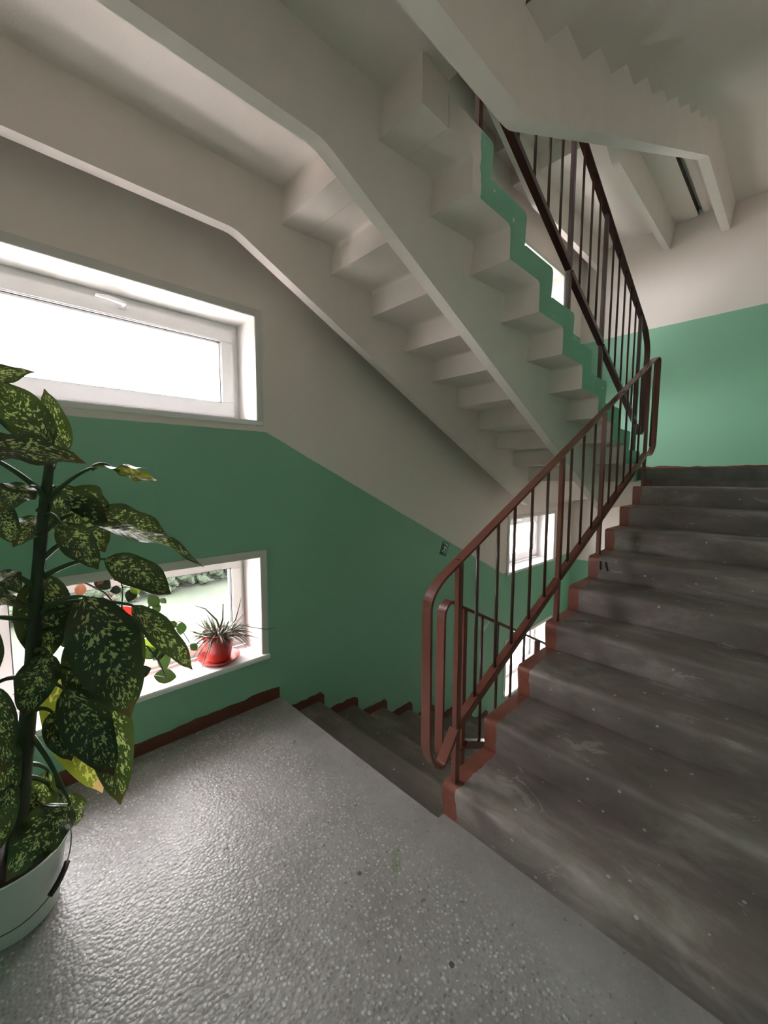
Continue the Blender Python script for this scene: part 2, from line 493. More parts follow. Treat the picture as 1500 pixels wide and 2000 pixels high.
def flight(name, label, x0, z0, sgn, y_wall, y_well, rib_wall, rib_well, mt, land_lo, land_hi, worn=False):
    """ten risers climbing from (x0, z0) in direction sgn along X; ribs (outer, inner) in Y"""
    e = empty('stair_flight', (x0, (y_wall+y_well)/2, z0))
    tag(e, label, 'stairs')
    prof = step_profile()
    ya, yb = min(y_wall, y_well), max(y_wall, y_well)
    yc = e.location.y
    first = None
    for k in range(1, 11):
        if first is None or k == 10:
            pr = [(sgn*u, z) for u, z in prof] if k < 10 else [(sgn*min(u, RB), z) for u, z in prof]
            o = step_mesh(pr, ya-yc, yb-yc, mt, e, k if worn else 0)
            if first is None and not worn: first = o
        else:
            o = link_copy(first, None, e)
        o.location = (sgn*(k-1)*T + (sgn*.004 if k == 10 else 0), 0, k*R - (.003 if k == 10 else 0))
    # stringers: run level under both landings and along the flight between
    D = .360
    sl = R/T
    up_len = 2.70
    for (yo, yi, tag_) in (rib_wall + ('wall',), rib_well + ('well',)):
        uk0 = .08
        uk1 = uk0 + (10*R)/sl
        ul0 = -(land_lo)
        ul1 = up_len + land_hi
        bot = [(ul0, -D), (uk0, -D), (uk1, 10*R-D), (ul1, 10*R-D)]
        bot = fillet(bot, .035, 3)
        topz = [(u, (-TH+.002 if u < RB else min(10*R, math.floor((u-RB)/T+1)*R)-TH+.002)) for u, _ in bot]
        # body: bottom narrow, top wider (draft of the mould)
        di = .045 if yi > yo else -.045
        do_ = -.06 if yi > yo else .06
        if tag_ == 'well' and y_well == W_B: do_ = .13
        us = [ul0]; n = 60
        us = sorted({round(q[0], 4) for q in bot} | {round(RB+T*j+d, 4) for j in range(-0, 10) for d in (-.001, .001)} | {round(-.001, 4)})
        def zb(u):
            for (a, za), (c, zc) in zip(bot, bot[1:]):
                if a <= u <= c: return za + (zc-za)*(u-a)/max(1e-9, c-a)
            return bot[-1][1]
        def zt(u):
            if u < RB: return -TH+.03
            return min(10, math.floor((u-RB)/T+1e-6)+1)*R - TH + .03
        v, f = [], []
        for u in us:
            B_, T_ = zb(u), zt(u)
            fr = (T_-B_)/.40
            v += [(sgn*u, yo-yc, B_), (sgn*u, yi-yc, B_), (sgn*u, yi+di*fr-yc, T_), (sgn*u, yo+do_*fr-yc, T_)]
        for i in range(len(us)-1):
            for k2 in range(4):
                f.append((i*4+k2, i*4+(k2+1) % 4, i*4+4+(k2+1) % 4, i*4+4+k2))
        f += [(3, 2, 1, 0), tuple((len(us)-1)*4+k2 for k2 in range(4))]
        o = mesh('stringer', v, f, M_white, e)
        bm = bmesh.new(); bm.from_mesh(o.data); bmesh.ops.recalc_face_normals(bm, faces=bm.faces)
        bm.to_mesh(o.data); bm.free()
    return e

RIB_A = ((-.185, -.243), (-.945, -.888))            # (outer, inner) for the window-wall flights
RIB_B = ((-2.24, -2.18), (-1.40, -1.468))
LN, LF = 1.70, 1.70
lo_far, hi_near = X_F-2.77-.02, abs(X_N)+0.0
F0 = flight('f0', 'concrete stair flight leading down along the green wall', 2.70, -H, -1, 0, W_A, *RIB_A, M_step_grn, X_F-2.70-.01, abs(X_N)-.01)
F1 = flight('f1', 'worn grey concrete stairs climbing on the right with red-painted edge', .022, 0, 1, Y_R, W_B, *RIB_B, M_step_red, .022-X_N-.01, X_F-2.722-.01, worn=True)
F2 = flight('f2', 'stair flight overhead seen from below with green sawtooth end', 2.76, H, -1, 0, W_A, *RIB_A, M_step_grn, X_F-2.76-.01, .06-X_N-.01)
F3 = flight('f3', 'whitewashed stair flight overhead at the top right', .022, 2*H, 1, Y_R, W_B, *RIB_B, M_step_red, .022-X_N-.01, X_F-2.722-.01)
F4 = flight('f4', 'topmost stair flight partly hidden behind the overhead stairs', 2.76, 3*H, -1, 0, W_A, *RIB_A, M_step_grn, X_F-2.76-.01, .06-X_N-.01)

# brown skirting along the descending flight: one ragged piece per step
rs = random.Random(3)
for k in range(1, 10):
    xr = 2.70-(k-1)*T; z = -H + k*R
    b = MB()
    n = 8; pts = [(xr-T, z)]
    top = []
    for j in range(n+1):
        x = xr-T + T*j/n
        top.append((x, z + .055 + rs.uniform(-.006, .006)))
    pl = [(xr+.006, z-R*.9), (xr-T-.002, z+.001)] + top + [(xr+.028, z+.03), (xr+.03, z-R*.6)]
    o = MB().prism(pl, -.006, .001).build('skirting', M_skirt, F0)
    for v in o.data.vertices: v.co -= F0.location
# two dark brush strokes on the sixth riser
for j, dy in enumerate((-.075, -.105)):
    b = MB().tube([(.022+5*T-.003, W_B+dy, 6*R-.028), (.022+5*T+.002, W_B+dy-.004*j, 6*R-.06), (.022+5*T+.002, W_B+dy-.012*j-.002, 6*R-.085)], [.004, .005, .003], 6)
    o = b.build('brush_mark', M_gasket, F1)
    for v in o.data.vertices: v.co -= F1.location

# baseboards: ragged painted bands on the near landing and at the far landing
def baseboard(name, p0, p1, z, h, nrm):
    rr = random.Random(11); n = 40; v, f = [], []
    d = Vector(nrm)*.006
    for j in range(n+1):
        q = Vector(p0).lerp(Vector(p1), j/n)
        t = z+h+rr.uniform(-.008, .008)*(1 if h > .05 else .3)
        v += [(q.x, q.y, z), (q.x+d.x, q.y+d.y, z), (q.x+d.x, q.y+d.y, t), (q.x, q.y, t)]
    for j in range(n):
        for k in range(4): f.append((j*4+k, j*4+(k+1) % 4, j*4+4+(k+1) % 4, j*4+4+k))
    f += [(3, 2, 1, 0), tuple(n*4+k for k in range(4))]
    return struct(mesh(name, v, f, M_skirt))
baseboard('baseboard_left', (X_N, 0, 0), (-.005, 0, 0), 0, .068, (0, -1, 0))
baseboard('baseboard_far', (X_F, -.0, 0), (X_F, Y_R, 0), H, .055, (-1, 0, 0))

# small green exit sign on the wall and a small pale angular patch
sg = empty('evacuation_sign', (1.634, -.002, .726)); tag(sg, 'small green sign with a white running figure on the green wall', 'sign')
M_sg = mat_plain('sign_green', srgb(36, 100, 74), .35, 0, 20)
M_sw = mat_plain('sign_white', srgb(225, 232, 225), .35, 0, 20)
ang = math.radians(-22)
sg.rotation_euler = (0, -ang, 0)
MB().box(-.046, .046, -.002, .0015, -.058, .058).build('plate', M_sg, sg)
fig = MB()
def stroke(a, b, w):
    a, b = Vector(a), Vector(b); t = (b-a).normalized(); n = Vector((-t.y, t.x))*w
    p = [a+n, a-n, b-n, b+n]
    fig.add([(q.x, -.0032, q.y) for q in p] + [(q.x, -.0018, q.y) for q in p], [(0,1,2,3),(7,6,5,4),(0,4,5,1),(1,5,6,2),(2,6,7,3),(3,7,4,0)])
stroke((.004, .024), (-.004, -.006), .007)
stroke((.004, .02), (.024, .006), .004); stroke((.002, .02), (-.018, .012), .004)
stroke((-.004, -.006), (.016, -.022), .005); stroke((.016, -.022), (.010, -.044), .0045)
stroke((-.004, -.006), (-.016, -.026), .005); stroke((-.016, -.026), (-.036, -.030), .0045)
fig.add([(.011+.009*math.cos(a*math.pi/5), -.0032, .040+.009*math.sin(a*math.pi/5)) for a in range(10)], [tuple(range(10))])
stroke((.030, -.046), (.030, .046), .003); stroke((-.036, .046), (.033, .046), .003)
fig.build('running_figure', M_sw, sg)
pc = MB().prism([(2.26, -.20), (2.31, -.17), (2.39, -.14), (2.36, -.06), (2.42, -.15), (2.36, -.19), (2.31, -.22)], -.0025, .001).build('pale_wall_patch', M_trim, wl)

# ------------------------------------------------------------------ railings
def railing(label, y, hand, rails, posts, balusters, mt, group='welded flat-bar stair railings'):
    """hand: path (x, z) of the flat-bar handrail; rails: list of lower bars; posts/balusters: (x, z0, z1)"""
    e = empty('stair_railing', (posts[0][0], y, posts[0][1])); tag(e, label, 'railing', group)
    def loc(o):
        for v in o.data.vertices: v.co -= e.location
        return o
    loc(MB().strip(hand, y-.022, y+.022, .011).build('handrail', mt, e, bevel=.002))
    for a, b in rails:
        loc(MB().strip([a, b], y-.018, y+.018, .034).build('lower_rail', mt, e, bevel=.002))
    for x, z0, z1 in posts:
        loc(MB().box(x-.013, x+.013, y-.012, y+.012, z0, z1).build('post', mt, e, bevel=.002))
    for x, z0, z1 in balusters:
        loc(MB().tube([(x, y, z0), (x, y, z1)], .0075, 8).build('baluster', M_rail_backlit, e, smooth=True))
    return e

# climbing flight on the right
hz = lambda x: 1.022 + .480*x
lz = lambda x: .352 + .464*x
Y1 = W_B-.036
hand = fillet([(.050, .372), (-.040, .262), (-.080, .285), (-.124, .36), (-.128, .925), (-.070, hz(-.07)-.005), (2.73, hz(2.73)), (2.805, hz(2.73)+.005), (2.800, 1.62), (2.70, 1.545), (2.55, lz(2.55))],
              [0, .035, .03, .05, .04, .06, .05, .045, .05, .05, 0], 6)
posts1 = [(.060, R-.002), (.975, 4*R-.002), (1.590, 6*R-.002), (2.560, 9*R-.002)]
bx1 = [.185, .340, .480, .645, .810] + [1.095, 1.265, 1.440] + [1.735, 1.885, 2.035, 2.19, 2.36]
railing('brown-red railing along the worn climbing flight on the right', Y1, hand,
        [((.062, lz(.062)), (.972, lz(.972))), ((.978, lz(.978)+.012), (1.588, lz(1.588)+.006)), ((1.592, lz(1.592)+.010), (2.555, lz(2.555)+.004))],
        [(x, z, hz(x)) for x, z in posts1], [(x, lz(x)-.012, hz(x)) for x in bx1] + [(2.70, lz(2.66)+.03, hz(2.70))], M_rail)

# overhead flight
hz2 = lambda x: 3.302 - .462*(x-1.358)
lz2 = lambda x: 2.552 - .500*(x-1.233)
Y2 = W_A+.035
hand = fillet([(.02, 3.86), (.10, 3.88), (2.86, hz2(2.86)), (2.955, hz2(2.955)-.08), (2.930, 1.80), (2.880, 1.735), (2.82, 1.735), (2.765, lz2(2.765)+.03)], [0, .03, .06, .06, .04, .03, .03, 0], 6)
posts2 = [(2.700, H+R-.002), (1.815, H+4*R-.002), (1.245, H+6*R-.002), (.30, H+9*R-.002)]
bx2 = [.45, .62, .79, .95, 1.10, 1.40, 1.55, 1.69, 1.97, 2.11, 2.26, 2.41, 2.56]
railing('railing of the overhead stair flight, coloured dark as if backlit', Y2, hand,
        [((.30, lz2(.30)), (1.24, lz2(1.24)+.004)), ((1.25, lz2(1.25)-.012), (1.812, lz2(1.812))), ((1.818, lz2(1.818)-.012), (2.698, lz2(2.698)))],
        [(x, z, hz2(x)) for x, z in posts2], [(x, lz2(x)-.012, hz2(x)) for x in bx2], M_rail_backlit)

# descending flight
hz0 = lambda x: .792 - .487*(x-.247)
lz0 = lambda x: .150 - .487*(x-.247)
hand = fillet([(.30, lz0(.30)), (.16, .118), (.118, .16), (.122, .80), (.165, .838), (.235, hz0(.235)), (2.75, hz0(2.75))], [0, .03, .05, .04, .035, .05, 0], 6)
posts0 = [(.285, -R-.002), (1.04, -4*R-.002), (1.55, -6*R-.002), (2.52, -9*R-.002)]
bx0 = [.437, .582, .730, .872, 1.18, 1.32, 1.44, 1.70, 1.85, 2.0, 2.15, 2.3]
railing('brown-red railing of the descending flight, hooked top end behind the near railing', W_A+.045, hand,
        [((.30, lz0(.30)), (1.04, lz0(1.04))), ((1.04, lz0(1.04)), (1.55, lz0(1.55))), ((1.55, lz0(1.55)), (2.52, lz0(2.52)))],
        [(x, z, hz0(x)) for x, z in posts0], [(x, lz0(x)-.012, hz0(x)) for x in bx0], M_rail)

# ------------------------------------------------------------------ plants
def mat_leaf(name, base, spot, thr, scale, transl=.45, tip=None, gloss=.32):
    k = NT(name)
    uvn = k.n('ShaderNodeUVMap', uv_map='leaf_uv'); sx = k.n('ShaderNodeSeparateXYZ'); k.t.links.new(uvn.outputs[0], sx.inputs[0])
    u, v = sx.outputs[0], sx.outputs[1]
    g = k.n('ShaderNodeNewGeometry')
    P = g.outputs['Position']
    n = k.noise(P, 14, 3)
    edge = k.math('ABSOLUTE', v)
    col = k.mix(n, base, (base[0]*1.7, base[1]*1.35, base[2]*1.2, 1))
    if spot:
        # blotches run outwards along the side veins
        mp = k.n('ShaderNodeCombineXYZ', ins={0: k.math('MULTIPLY', k.math('SUBTRACT', u, k.math('MULTIPLY', edge, .18)), 30), 1: k.math('MULTIPLY', v, 7), 2: k.math('MULTIPLY', k.noise(P, 2.2, 1), 9)})
        a = k.noise(mp.outputs[0], 1.0, 3, .6, .4)
        b = k.noise(P, scale, 2, .5)
        t = k.math('ADD', k.math('MULTIPLY', a, .65), k.math('MULTIPLY', b, .35))
        t = k.math('SUBTRACT', t, k.math('MULTIPLY', k.math('POWER', edge, 5.0), .25))
        s = k.math('GREATER_THAN', t, thr)
        col = k.mix(s, col, k.mix(n, spot, (spot[0]*.75, spot[1]*.85, spot[2]*.6, 1)))
    mid = k.math('LESS_THAN', edge, .035)
    col = k.mix(k.math('MULTIPLY', mid, .6), col, (base[0]*2.2, base[1]*1.6, base[2]*1.5, 1))
    if tip:
        tt = k.math('GREATER_THAN', k.math('ADD', u, k.math('MULTIPLY', k.math('SUBTRACT', k.noise(P, 40, 2), .5), .15)), .90)
        col = k.mix(tt, col, tip)
    side = k.math('SINE', k.math('MULTIPLY', k.math('SUBTRACT', u, k.math('MULTIPLY', edge, .18)), 90))
    h = k.math('ADD', k.math('MULTIPLY', side, .3), k.noise(P, 60, 2))
    nb = k.bump(h, .25, .004)
    pr = k.n('ShaderNodeBsdfPrincipled', ins={'Base Color': col, 'Roughness': gloss, 'Normal': nb})
    tl = k.n('ShaderNodeBsdfTranslucent', ins={'Color': k.mix(.22, col, (.30, .42, .05, 1), 'MIX') if spot else col})
    mx = k.n('ShaderNodeMixShader', ins={0: transl, 1: pr.outputs[0], 2: tl.outputs[0]})
    k.t.links.new(mx.outputs[0], k.out.inputs[0])
    return k.mat
M_leaf = mat_leaf('variegated_leaf', srgb(28, 47, 27), srgb(196, 202, 140), .54, 55, .20, tip=srgb(70, 50, 30))
M_leaf_y = mat_leaf('yellowing_variegated_leaf', srgb(96, 104, 26), srgb(200, 192, 100), .52, 55, .34, tip=srgb(214, 170, 120))
M_petiole = mat_plain('green_petiole', srgb(58, 82, 46), .4, .1, 60, var=.2)
M_stem = mat_plain('dark_plant_stem', srgb(50, 58, 36), .5, .3, 60, var=.25)
M_soil = mat_plain('potting_soil', srgb(52, 40, 32), .9, 1.0, 120, var=.3)
M_bucket = mat_plain('white_bucket_plastic', srgb(208, 212, 206), .4, .03, 20, var=.04)
M_wire = mat_plain('steel_wire', srgb(120, 118, 112), .35, 0, 20, metal=.8)
M_grip = mat_plain('black_plastic_grip', srgb(28, 27, 26), .45, 0, 20)
M_terra = mat_plain('red_plastic_pot', srgb(176, 62, 54), .35, .03, 20, var=.05)
M_terra2 = mat_plain('pink_red_plastic_pot', srgb(206, 104, 96), .35, .03, 20, var=.05)
M_succ = mat_plain('grey_green_succulent', srgb(112, 112, 92), .45, .2, 60, var=.25)
M_rub = mat_leaf('rubber_plant_leaf', srgb(44, 64, 28), None, 1, 50, .22, gloss=.25)
M_rub_l = mat_leaf('young_rubber_plant_leaf', srgb(88, 112, 36), None, 1, 50, .35, gloss=.25)
M_rub_r = mat_leaf('red_rubber_plant_leaf', srgb(170, 40, 34), None, 1, 50, .3, gloss=.25)
M_rub_d = mat_leaf('dark_rubber_plant_leaf', srgb(34, 42, 28), None, 1, 50, .05, gloss=.25)
M_rub_b = mat_leaf('brown_rubber_plant_leaf', srgb(140, 96, 74), None, 1, 50, .25, gloss=.3)

def leaf_mesh(name, B, Tp, n, width, sag, mt, parent, org, seed=0, fold=.28, wave=.24, nl=16, nw=8, belly=.42, droop=0.0):
    rr = random.Random(seed)
    B, Tp, n = Vector(B), Vector(Tp), Vector(n).normalized()
    ax = Tp-B; L = ax.length; axn = ax.normalized()
    n = (n-axn*n.dot(axn)).normalized()
    s = axn.cross(n)
    ph, fq = rr.uniform(0, 6.28), rr.uniform(1.6, 2.6)
    tw = rr.uniform(-.25, .25)
    v, uv, f = [], [], []
    for i in range(nl+1):
        t = i/nl
        c = B + ax*t + n*(sag*4*t*(1-t)) - Vector((0, 0, droop*t*t*L))
        # ovate outline with a drawn-out tip
        w = width/2*(math.sin(math.pi*min(1, t**(math.log(.5)/math.log(belly))))**.72)*(1-.15*t)
        if t > .9: w *= max(.02, 1-((t-.9)/.1)**1.2*.85)
        w = max(w, .0015)
        a = tw*(t-.3)
        sd = s*math.cos(a)+n*math.sin(a); nn = n*math.cos(a)-s*math.sin(a)
        for j in range(nw+1):
            q = j/nw*2-1
            z = abs(q)*fold*w + wave*w*math.sin(fq*6.28*t+ph+(1.3 if q > 0 else 0))*abs(q)**2 - .35*fold*w*q*q
            p = c + sd*(q*w) + nn*z
            v.append(p-Vector(org)); uv.append((t, q))
    for i in range(nl):
        for j in range(nw):
            a = i*(nw+1)+j
            f.append((a, a+1, a+nw+2, a+nw+1))
    return mesh(name, v, f, mt, parent, None, True, uv)

def bez(a, b, c, n=8):
    a, b, c = Vector(a), Vector(b), Vector(c)
    return [(1-t)**2*a+2*t*(1-t)*b+t*t*c for t in [i/n for i in range(n+1)]]

LEAVES = [
    ((-1.244, -0.58, 1.57), (-1.095, -0.62, 1.653), (-0.43, -0.81, 0.39), 0.088, 0.03, 0.9, (-1.083, -0.54, 1.397)),
    ((-1.027, -0.5, 1.432), (-1.066, -0.46, 1.635), (-0.11, -0.98, 0.17), 0.076, 0.0, 0.7, (-1.069, -0.54, 1.381)),
    ((-1.067, -0.56, 1.448), (-1.196, -0.52, 1.642), (-0.06, -0.98, 0.16), 0.127, 0.02, 0.9, (-1.075, -0.54, 1.381)),
    ((-1.254, -0.66, 1.433), (-1.005, -0.72, 1.395), (-0.09, -0.78, 0.63), 0.117, 0.02, 0.5, (-1.097, -0.54, 1.311)),
    ((-0.973, -0.58, 1.384), (-0.818, -0.6, 1.387), (-0.03, -0.05, 1.0), 0.068, 0.0, 0.4, (-1.107, -0.54, 1.248)),
    ((-0.905, -0.56, 1.379), (-0.778, -0.55, 1.344), (0.24, -0.72, 0.66), 0.071, 0.0, 1.0, (-0.968, -0.54, 1.381)),
    ((-1.061, -0.48, 1.325), (-0.927, -0.44, 1.087), (0.13, -0.99, -0.09), 0.161, 0.02, 0.6, (-1.087, -0.54, 1.271)),
    ((-0.972, -0.44, 1.23), (-0.7, -0.4, 1.107), (0.28, -0.91, 0.32), 0.127, 0.03, 0.55, (-1.091, -0.54, 1.191)),
    ((-0.966, -0.56, 1.194), (-0.636, -0.58, 1.009), (0.43, -0.42, 0.8), 0.113, 0.03, 0.2, (-1.115, -0.54, 1.09)),
    ((-1.061, -0.6, 1.215), (-0.979, -0.64, 1.066), (-0.01, -0.97, 0.26), 0.098, 0.01, 0.35, (-1.095, -0.54, 1.232)),
    ((-1.221, -0.6, 1.294), (-1.162, -0.64, 1.164), (0.06, -0.95, 0.32), 0.078, 0.02, 0.3, (-1.121, -0.54, 1.303)),
    ((-1.093, -0.5, 1.22), (-1.17, -0.55, 1.149), (-0.04, -0.79, 0.61), 0.094, 0.02, 0.1, (-1.102, -0.54, 1.216)),
    ((-0.953, -0.58, 1.086), (-0.762, -0.6, 0.934), (0.16, -0.93, 0.32), 0.117, 0.035, 0.5, (-1.112, -0.54, 1.041)),
    ((-0.885, -0.6, 0.92), (-0.708, -0.63, 0.641), (0.18, -0.96, 0.22), 0.095, 0.02, 0.45, (-1.123, -0.54, 0.954)),
    ((-1.018, -0.64, 0.987), (-0.929, -0.72, 0.593), (-0.01, -0.98, 0.2), 0.201, 0.03, 0.08, (-1.124, -0.54, 0.93)),
    ((-1.102, -0.5, 1.049), (-1.12, -0.52, 0.756), (-0.08, -0.99, 0.07), 0.155, 0.01, 0.35, (-1.116, -0.54, 1.074)),
    ((-1.093, -0.5, 0.741), (-0.993, -0.56, 0.275), (0.08, -0.99, 0.14), 0.18, 0.03, 1.0, (-1.144, -0.54, 0.788)),
    ((-1.084, -0.66, 0.722), (-0.986, -0.74, 0.435), (0.11, -0.95, 0.3), 0.133, 0.02, 0.05, (-1.154, -0.54, 0.709)),
    ((-0.974, -0.6, 0.665), (-0.963, -0.68, 0.287), (-0.12, -0.97, 0.2), 0.132, 0.02, 0.5, (-1.148, -0.54, 0.773)),
    ((-1.112, -0.58, 0.626), (-1.074, -0.62, 0.466), (0.08, -0.96, 0.26), 0.09, 0.01, 0.05, (-1.165, -0.54, 0.614)),
    ((-1.085, -0.62, 0.326), (-1.24, -0.7, 0.238), (-0.13, -0.61, 0.78), 0.144, 0.03, 0.55, (-1.168, -0.54, 0.565)),
    ((-1.196, -0.5, 0.361), (-1.142, -0.44, 0.116), (0.46, -0.88, -0.12), 0.118, 0.02, 0.35, (-1.197, -0.54, 0.36)),
    ((-1.217, -0.62, 0.461), (-1.269, -0.66, 0.294), (-0.22, -0.93, 0.29), 0.087, 0.02, 0.4, (-1.199, -0.54, 0.362)),
    ((-1.213, -0.58, 1.081), (-1.165, -0.62, 1.021), (0.22, -0.72, 0.66), 0.066, 0.02, 0.1, (-1.125, -0.54, 1.011)),
    ((-1.246, -0.66, 1.025), (-1.167, -0.7, 1.002), (-0.03, -0.54, 0.84), 0.069, 0.02, 0.15, (-1.129, -0.54, 0.947)),
    ((-1.235, -0.66, 0.786), (-1.224, -0.7, 0.549), (0.06, -0.98, 0.17), 0.084, 0.02, 0.05, (-1.153, -0.54, 0.725)),
    ((-1.269, -0.62, 0.964), (-1.234, -0.66, 0.8), (0.11, -0.96, 0.26), 0.097, 0.02, 0.2, (-1.137, -0.54, 0.901)),
    ((-1.097, -0.5, 0.286), (-1.061, -0.48, 0.147), (0.38, -0.92, -0.03), 0.088, 0.02, 0.6, (-1.188, -0.54, 0.423)),
    ((-1.03, -0.52, 0.841), (-0.994, -0.54, 0.503), (-0.05, -1.0, 0.05), 0.138, 0.02, 0.2, (-1.133, -0.54, 0.867)),
    ((-1.124, -0.62, 1.328), (-1.192, -0.66, 1.261), (-0.05, -0.83, 0.55), 0.086, 0.02, 0.4, (-1.087, -0.54, 1.271)),
    ((-1.034, -0.46, 1.298), (-0.902, -0.42, 1.219), (0.36, -0.93, 0.13), 0.128, 0.02, 0.4, (-1.085, -0.54, 1.263)),
    ((-1.11, -0.6, 0.822), (-1.175, -0.64, 0.663), (-0.17, -0.94, 0.31), 0.11, 0.02, 0.3, (-1.144, -0.54, 0.804)),
    ((-0.941, -0.56, 0.909), (-0.887, -0.58, 0.634), (-0.06, -1.0, 0.06), 0.148, 0.02, 0.2, (-1.128, -0.54, 0.923)),
    ((-1.072, -0.46, 0.958), (-0.987, -0.42, 0.725), (0.16, -0.98, -0.11), 0.142, 0.02, 0.2, (-1.122, -0.54, 1.011)),
    ((-0.991, -0.52, 0.649), (-1.048, -0.5, 0.435), (-0.32, -0.95, -0.0), 0.13, 0.02, 0.2, (-1.151, -0.54, 0.724)),
    ((-1.25, -0.56, 0.628), (-1.214, -0.6, 0.407), (0.13, -0.97, 0.2), 0.096, 0.02, 0.2, (-1.172, -0.54, 0.55)),
    ((-1.125, -0.5, 0.392), (-1.177, -0.46, 0.226), (-0.49, -0.87, -0.06), 0.118, 0.02, 0.4, (-1.186, -0.54, 0.456)),
]

PC = Vector((-1.24, -.54, 0))
pl = empty('potted_dumb_cane', PC)
tag(pl, 'tall plant with cream-speckled leaves in a white bucket on the landing', 'potted plant')
def sub(o, org):
    for v in o.data.vertices: v.co -= Vector(org)
    return o
prof = [(.0, 0), (.112, 0), (.120, .006), (.146, .198), (.152, .200), (.154, .214), (.148, .216), (.142, .206), (.138, .170), (0, .168)]
bk = sub(MB().lathe(prof, PC, 48).build('bucket', M_bucket, pl, smooth=True), PC)
bk.data.set_sharp_from_angle(angle=.6)
sub(MB().lathe([(.139, .172), (.137, .190), (.08, .196), (0, .198)], PC, 36).build('soil', M_soil, pl, smooth=True), PC)
# bail wire hanging down the front of the bucket, with its black grip
def bail(a):
    # ears at +X and -X of the rim, loop swung down towards the landing
    x = .158*math.cos(a); y = -.158*math.sin(a)*1.02
    return PC + Vector((x, y, .190 - .105*math.sin(a)))
wire = [bail(math.pi*i/24) for i in range(25)]
w_ = sub(MB().tube(wire, .0018, 6).build('bail_wire', M_wire, bk, smooth=True), PC)
grip = [bail(math.pi*t) for t in (.16, .20, .24, .28, .31)]
sub(MB().tube(grip, .0085, 8).build('grip', M_grip, bk, smooth=True), PC)
STEM = [(-1.22, -0.54, 0.18), (-1.196, -0.54, 0.377), (-1.176, -0.54, 0.535), (-1.155, -0.54, 0.693), (-1.139, -0.54, 0.852), (-1.123, -0.54, 1.011), (-1.105, -0.54, 1.169), (-1.085, -0.54, 1.31), (-1.072, -0.54, 1.397)]
sm = []
for i in range(len(STEM)-1):
    for j in range(4):
        t = j/4; q = Vector(STEM[i]).lerp(Vector(STEM[i+1]), t)
        sm.append(q)
sm.append(Vector(STEM[-1]))
srad = [(.026-.014*i/len(sm))*(1+.10*(i % 4 == 0)) for i in range(len(sm))]
sub(MB().tube(sm, srad, 12).build('stem', M_stem, pl, smooth=True), PC)
# a second, shorter cane
sm2 = [Vector((-1.275, -.56, .18)), Vector((-1.285, -.58, .40)), Vector((-1.27, -.60, .62)), Vector((-1.25, -.62, .80))]
sub(MB().tube(sm2, [.017, .016, .014, .010], 10).build('stem', M_stem, pl, smooth=True), PC)
YELLOW = {5, 16}
for i, (B, Tp, n, w, sag, tone, S) in enumerate(LEAVES):
    lf = leaf_mesh('leaf', B, Tp, n, w, sag, M_leaf_y if i in YELLOW else M_leaf, pl, PC, seed=i+20)
    a, b = Vector(S), Vector(B)
    md = (a+b)/2 + Vector((0, 0, .035 if b.z > a.z-.08 else .05))
    ext = b + (Vector(Tp)-b)*.10
    sub(MB().tube(bez(a, md, b, 8)+[ext], [.009-.0006*j for j in range(9)]+[.0025], 8).build('petiole', M_petiole, lf, smooth=True), PC)
for i in YELLOW: pass

# ---- low spiky succulent in a red pot on the sill
SZ = .312
sc = Vector((-.330, .090, SZ))
sa = tag(MB().lathe([(0, 0), (.084, 0), (.094, .006), (.110, .022), (.113, .024), (.113, .020), (.097, .003), (.085, -.002), (0, -.002)], sc+Vector((0, 0, .003)), 48).build('saucer', M_terra, None, smooth=True), 'red plastic saucer under the spiky succulent on the low sill', 'saucer', 'plant saucers on the sill')
def shift(o, org):
    for v in o.data.vertices: v.co -= Vector(org)
    o.location = org
    return o
shift(sa, sc)
pt = sc + Vector((0, 0, .0085))
su = empty('potted_succulent', pt); tag(su, 'spiky grey-green succulent in a red pot on the window sill', 'potted plant')
pot_prof = [(0, 0), (.058, 0), (.062, .004), (.084, .132), (.090, .134), (.092, .160), (.087, .162), (.083, .142), (.081, .128), (0, .122)]
o = sub(MB().lathe(pot_prof, pt, 48).build('pot', M_terra, su, smooth=True), pt); o.data.set_sharp_from_angle(angle=.6)
sub(MB().lathe([(.082, .134), (.05, .140), (0, .142)], pt, 24).build('soil', M_soil, su, smooth=True), pt)
rr = random.Random(5)
def spike(c, ang, el, L, w, curl):
    d = Vector((math.cos(ang)*math.cos(el), math.sin(ang)*math.cos(el), math.sin(el)))
    pts = []
    for i in range(9):
        t = i/8
        p = c + d*L*t + Vector((0, 0, -curl*L*t*t))
        pts.append(p)
    return pts
for i in range(190):
    ang = rr.uniform(0, 6.283); el = rr.choice([rr.uniform(.15, .6), rr.uniform(.4, 1.35)])
    rad = rr.uniform(.0, .075)
    c = pt + Vector((rad*math.cos(ang), rad*math.sin(ang), .140))
    L = rr.uniform(.07, .175)
    if i in (3, 17, 30): L = .19
    # keep the leaves on the room side of the glass
    if math.sin(ang) > .2: L = min(L, .085)
    pts = spike(c, ang, el, L, .006, rr.uniform(-.3, .9))
    for q in pts: q.y = min(q.y, .185)
    sub(MB().tube(pts, [.0050*(1-(j/8)**1.5)+.0006 for j in range(9)], 5).build('leaf', M_succ, su, smooth=True), pt)
